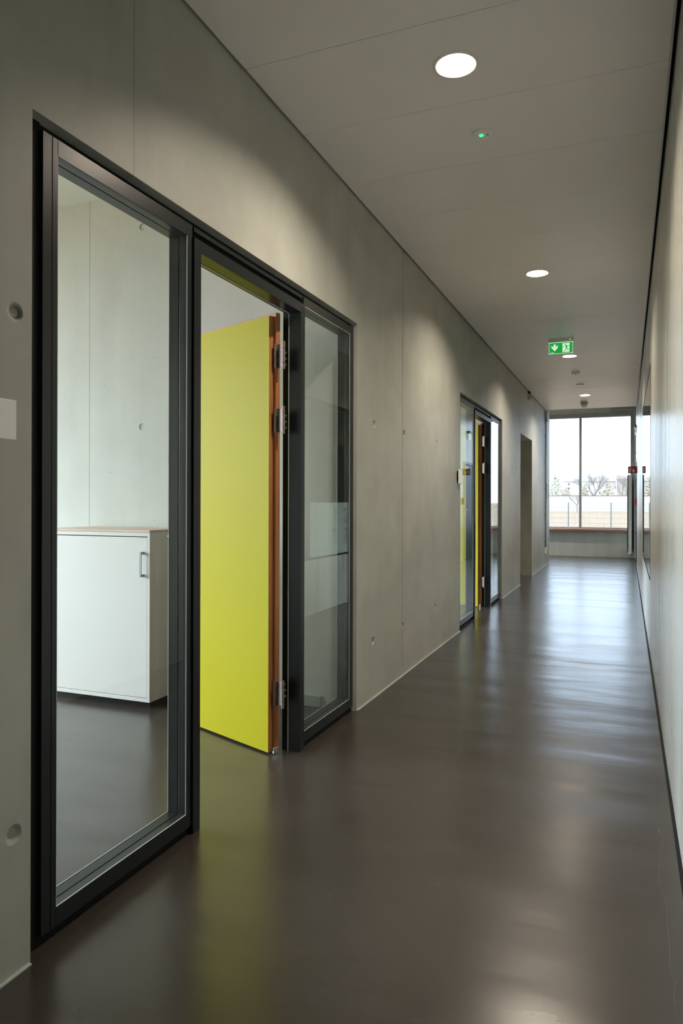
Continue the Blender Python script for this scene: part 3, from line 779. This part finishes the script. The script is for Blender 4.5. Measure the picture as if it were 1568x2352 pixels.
# ------------------------------------------------------------------ outdoors
GZ = -0.35
M_field = simple('dry_field', (0.225, 0.158, 0.105), 0.9, noise=0.25, nscale=0.35, spec=0.1)
M_fence = simple('galvanised_fence', (0.12, 0.145, 0.16), 0.5, metal=0.3)
M_hall = simple('white_cladding', (0.50, 0.46, 0.42), 0.7)
M_house = simple('pale_render', (0.50, 0.48, 0.44), 0.8)
M_house2 = simple('brown_roof', (0.34, 0.29, 0.25), 0.8)
M_bark = simple('bare_bark', (0.26, 0.235, 0.21), 0.9)
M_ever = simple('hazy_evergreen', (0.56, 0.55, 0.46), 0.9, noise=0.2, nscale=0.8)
M_shrub = simple('dry_shrub', (0.46, 0.40, 0.30), 0.9, noise=0.2)
M_pane = simple('house_window', (0.12, 0.13, 0.14), 0.3)
m = MB(); m.box(-400, -150, GZ - 0.2, 400, 17.55 + 0.1, GZ); m.box(-400, 17.65, GZ - 0.2, 400, 900, GZ)
struct(m.build('ground', M_field), 'flat pale brown field outside the window', 'ground')
e = empty('mesh_fence', (0, 45, GZ))
FT = 1.19 - GZ
x = -3.265 - 2.405 * 5
posts = [x + 2.405 * k for k in range(11)]
for k, xp in enumerate(posts):
    m = MB(); m.box(xp - 0.03, -0.03, 0, xp + 0.03, 0.03, FT + 0.05); m.build('fence_post', M_fence, e)
for a, b_ in zip(posts[:-1], posts[1:]):
    m = MB(); n = 46
    for i in range(1, n): 
        xx = a + (b_ - a) * i / n; m.box(xx - 0.0035, -0.004, 0.02, xx + 0.0035, 0.004, FT)
    for z in (0.05, 0.35, 0.65, 0.95, 1.25, FT - 0.01): m.box(a, -0.008, z, b_, 0.008, z + 0.010)
    m.build('wire_panel', M_fence, e)
tag(e, 'grey wire mesh fence across the field outside the window', 'fence')

def tree_mesh(m, p, d, L, r, depth, rng, spread=0.5, nb=3, sides=5):
    q = p + d * L
    m.cyl(p, q, r, r * 0.68, sides, cap=False)
    if depth == 0: return
    for k in range(nb):
        t = rng.uniform(0.55, 1.0) if k else 1.0
        ax = Vector((rng.uniform(-1, 1), rng.uniform(-1, 1), rng.uniform(-0.3, 0.6))).normalized()
        nd = (d + ax * spread * (1.2 if k else 0.6)).normalized()
        nd.z = abs(nd.z) * 0.9 + 0.08; nd.normalize()
        tree_mesh(m, p + d * L * t, nd, L * rng.uniform(0.66, 0.82), r * 0.6, depth - 1, rng, spread, nb, max(3, sides - 1))
def bare_tree(loc, H, depth, seed, label, group, trunk=0.2, spread=0.6, nb=3):
    rng = random.Random(seed); e = empty('bare_tree', loc)
    m = MB(); m.cyl((0, 0, 0), (0, 0, H * 0.30), H * 0.030, H * 0.022, 8, cap=False); m.build('trunk', M_bark, e)
    m = MB()
    for k in range(5):
        a = k * 2 * math.pi / 5 + rng.uniform(-.3, .3)
        tree_mesh(m, Vector((0, 0, H * (0.24 + 0.02 * k))), Vector((math.cos(a) * 0.75, math.sin(a) * 0.75, 0.75)).normalized() if k else Vector((0.05, 0, 1)), H * 0.22, H * 0.013, depth, rng, spread, nb)
    m.build('branches', M_bark, e)
    return tag(e, label, 'tree', group)
def P(u, v, Y):
    c, s = math.cos(YAW), math.sin(YAW)
    D = F + R2 * ((u - 784) / FPX) - U2 * ((v - 1152.28) / FPX)
    t = Y / D.y
    return Vector((D.x * t, Y, CAM_H + D.z * t))
b0 = P(1365, 1140, 150); bt = P(1363, 1066, 150)
bare_tree((b0.x, 150, GZ), bt.z - GZ, 5, 4, 'wide bare winter tree standing right of the window mullion', 'bare trees beyond the field')
t0 = P(1325, 1140, 120)
bare_tree((t0.x, 120, GZ), 3.8, 3, 9, 'small bare sapling seen left of the window mullion', 'bare trees beyond the field')
t0 = P(1437, 1140, 160); bt = P(1437, 1080, 160)
bare_tree((t0.x, 160, GZ), bt.z - GZ, 4, 21, 'thin bare tree behind the brown roofed building at right', 'bare trees beyond the field')
def leafy(loc, H, Wd, mat, name, label, seed, conical=False):
    rng = random.Random(seed); e = empty(name, loc); m = MB(); m.cyl((0, 0, 0), (0, 0, H * 0.5), 0.14, 0.08, 6); m.build('trunk', M_bark, e)
    m = MB()
    for i in range(900):
        h = rng.random(); rad = Wd / 2 * ((1 - h) ** 0.7 + 0.12 if conical else math.sqrt(max(0.03, 1 - (2 * h - 0.9) ** 2)))
        a = rng.uniform(0, 2 * math.pi); q = rad * math.sqrt(rng.random())
        c = Vector((q * math.cos(a), q * math.sin(a), H * (0.10 + 0.90 * h))); s = H * 0.028
        u = Vector((rng.uniform(-1, 1), rng.uniform(-1, 1), rng.uniform(-1, 1))).normalized(); w = u.orthogonal().normalized()
        m.add([c + u * s, c + w * s, c - u * s, c - w * s], [(0, 1, 2, 3)])
    m.build('crown', mat, e, fix=False)
    return tag(e, label, 'tree' if conical else 'shrub')
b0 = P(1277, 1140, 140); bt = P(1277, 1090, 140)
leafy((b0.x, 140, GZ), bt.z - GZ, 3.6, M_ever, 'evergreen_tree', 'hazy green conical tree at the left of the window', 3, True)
for i, (u, v, Wd, lab) in enumerate(((1397, 1110, 2.6, 'round pale dry shrub right of the big bare tree'), (1343, 1113, 1.5, 'small brownish shrub just right of the window mullion'),
                                     (1300, 1120, 1.8, 'low pale shrub beside the green conical tree'))):
    b0 = P(u, 1140, 138); bt = P(u, v, 138)
    leafy((b0.x, 138, GZ), bt.z - GZ, Wd, M_shrub, 'dry_shrub', lab, 30 + i)
# long white low building
a = P(1180, 1139, 130); b_ = P(1500, 1139, 130)
e = empty('low_hall', (0, 130, GZ)); m = MB(); m.box(a.x - 4, 0, 0, b_.x + 10, 6, a.z - GZ); m.build('wall', M_hall, e)
m = MB(); m.box(a.x - 4.1, -0.1, a.z - GZ, b_.x + 10.1, 6.1, a.z - GZ + 0.08); m.build('roof_edge', M_fence, e)
tag(e, 'long low white building across the whole field behind the fence', 'building')
def house(u0, u1, vt, Y, mat, label, gable=True, wins=(), roofmat=None):
    a = P(u0, vt, Y); b_ = P(u1, vt, Y); e = empty('house', (a.x, Y, GZ)); w = b_.x - a.x; h = a.z - GZ
    m = MB(); m.box(0, 0, 0, w, 8, h); m.build('wall', mat, e)
    m = MB()
    if gable:
        m.add([(-0.2, -0.3, h), (w + 0.2, -0.3, h), (w / 2, -0.3, h + w * 0.22), (-0.2, 8.3, h), (w + 0.2, 8.3, h), (w / 2, 8.3, h + w * 0.22)],
              [(0, 1, 2), (3, 5, 4), (0, 2, 5, 3), (1, 4, 5, 2), (0, 3, 4, 1)])
    else:
        m.add([(-0.1, -0.2, h), (w + 0.1, -0.2, h), (w + 0.1, -0.2, h - 0.0 + 0.2), (-0.1, -0.2, h + 1.0), (-0.1, 8.2, h), (w + 0.1, 8.2, h), (w + 0.1, 8.2, h + 0.2), (-0.1, 8.2, h + 1.0)],
              [(0, 1, 2, 3), (4, 7, 6, 5), (0, 3, 7, 4), (1, 5, 6, 2), (3, 2, 6, 7), (0, 4, 5, 1)])
    m.build('roof', roofmat or mat, e)
    for (uu, vv) in wins:
        q = P(uu, vv, Y); m = MB(); m.box(q.x - a.x - 0.2, -0.05, q.z - GZ - 0.25, q.x - a.x + 0.2, 0.0, q.z - GZ + 0.25); m.build('window', M_pane, e)
    tag(e, label, 'building')
house(1293, 1329, 1106, 185, M_house, 'white flat sided house left of the window mullion', False, ((1306, 1112), (1306, 1122), (1306, 1135)))
house(1345, 1413, 1106, 190, M_house, 'pale gabled house behind the big bare tree', True, ((1377, 1118), (1377, 1132)))
house(1416, 1462, 1101, 170, M_house2, 'brownish building with sloping roof at the right of the window', False)
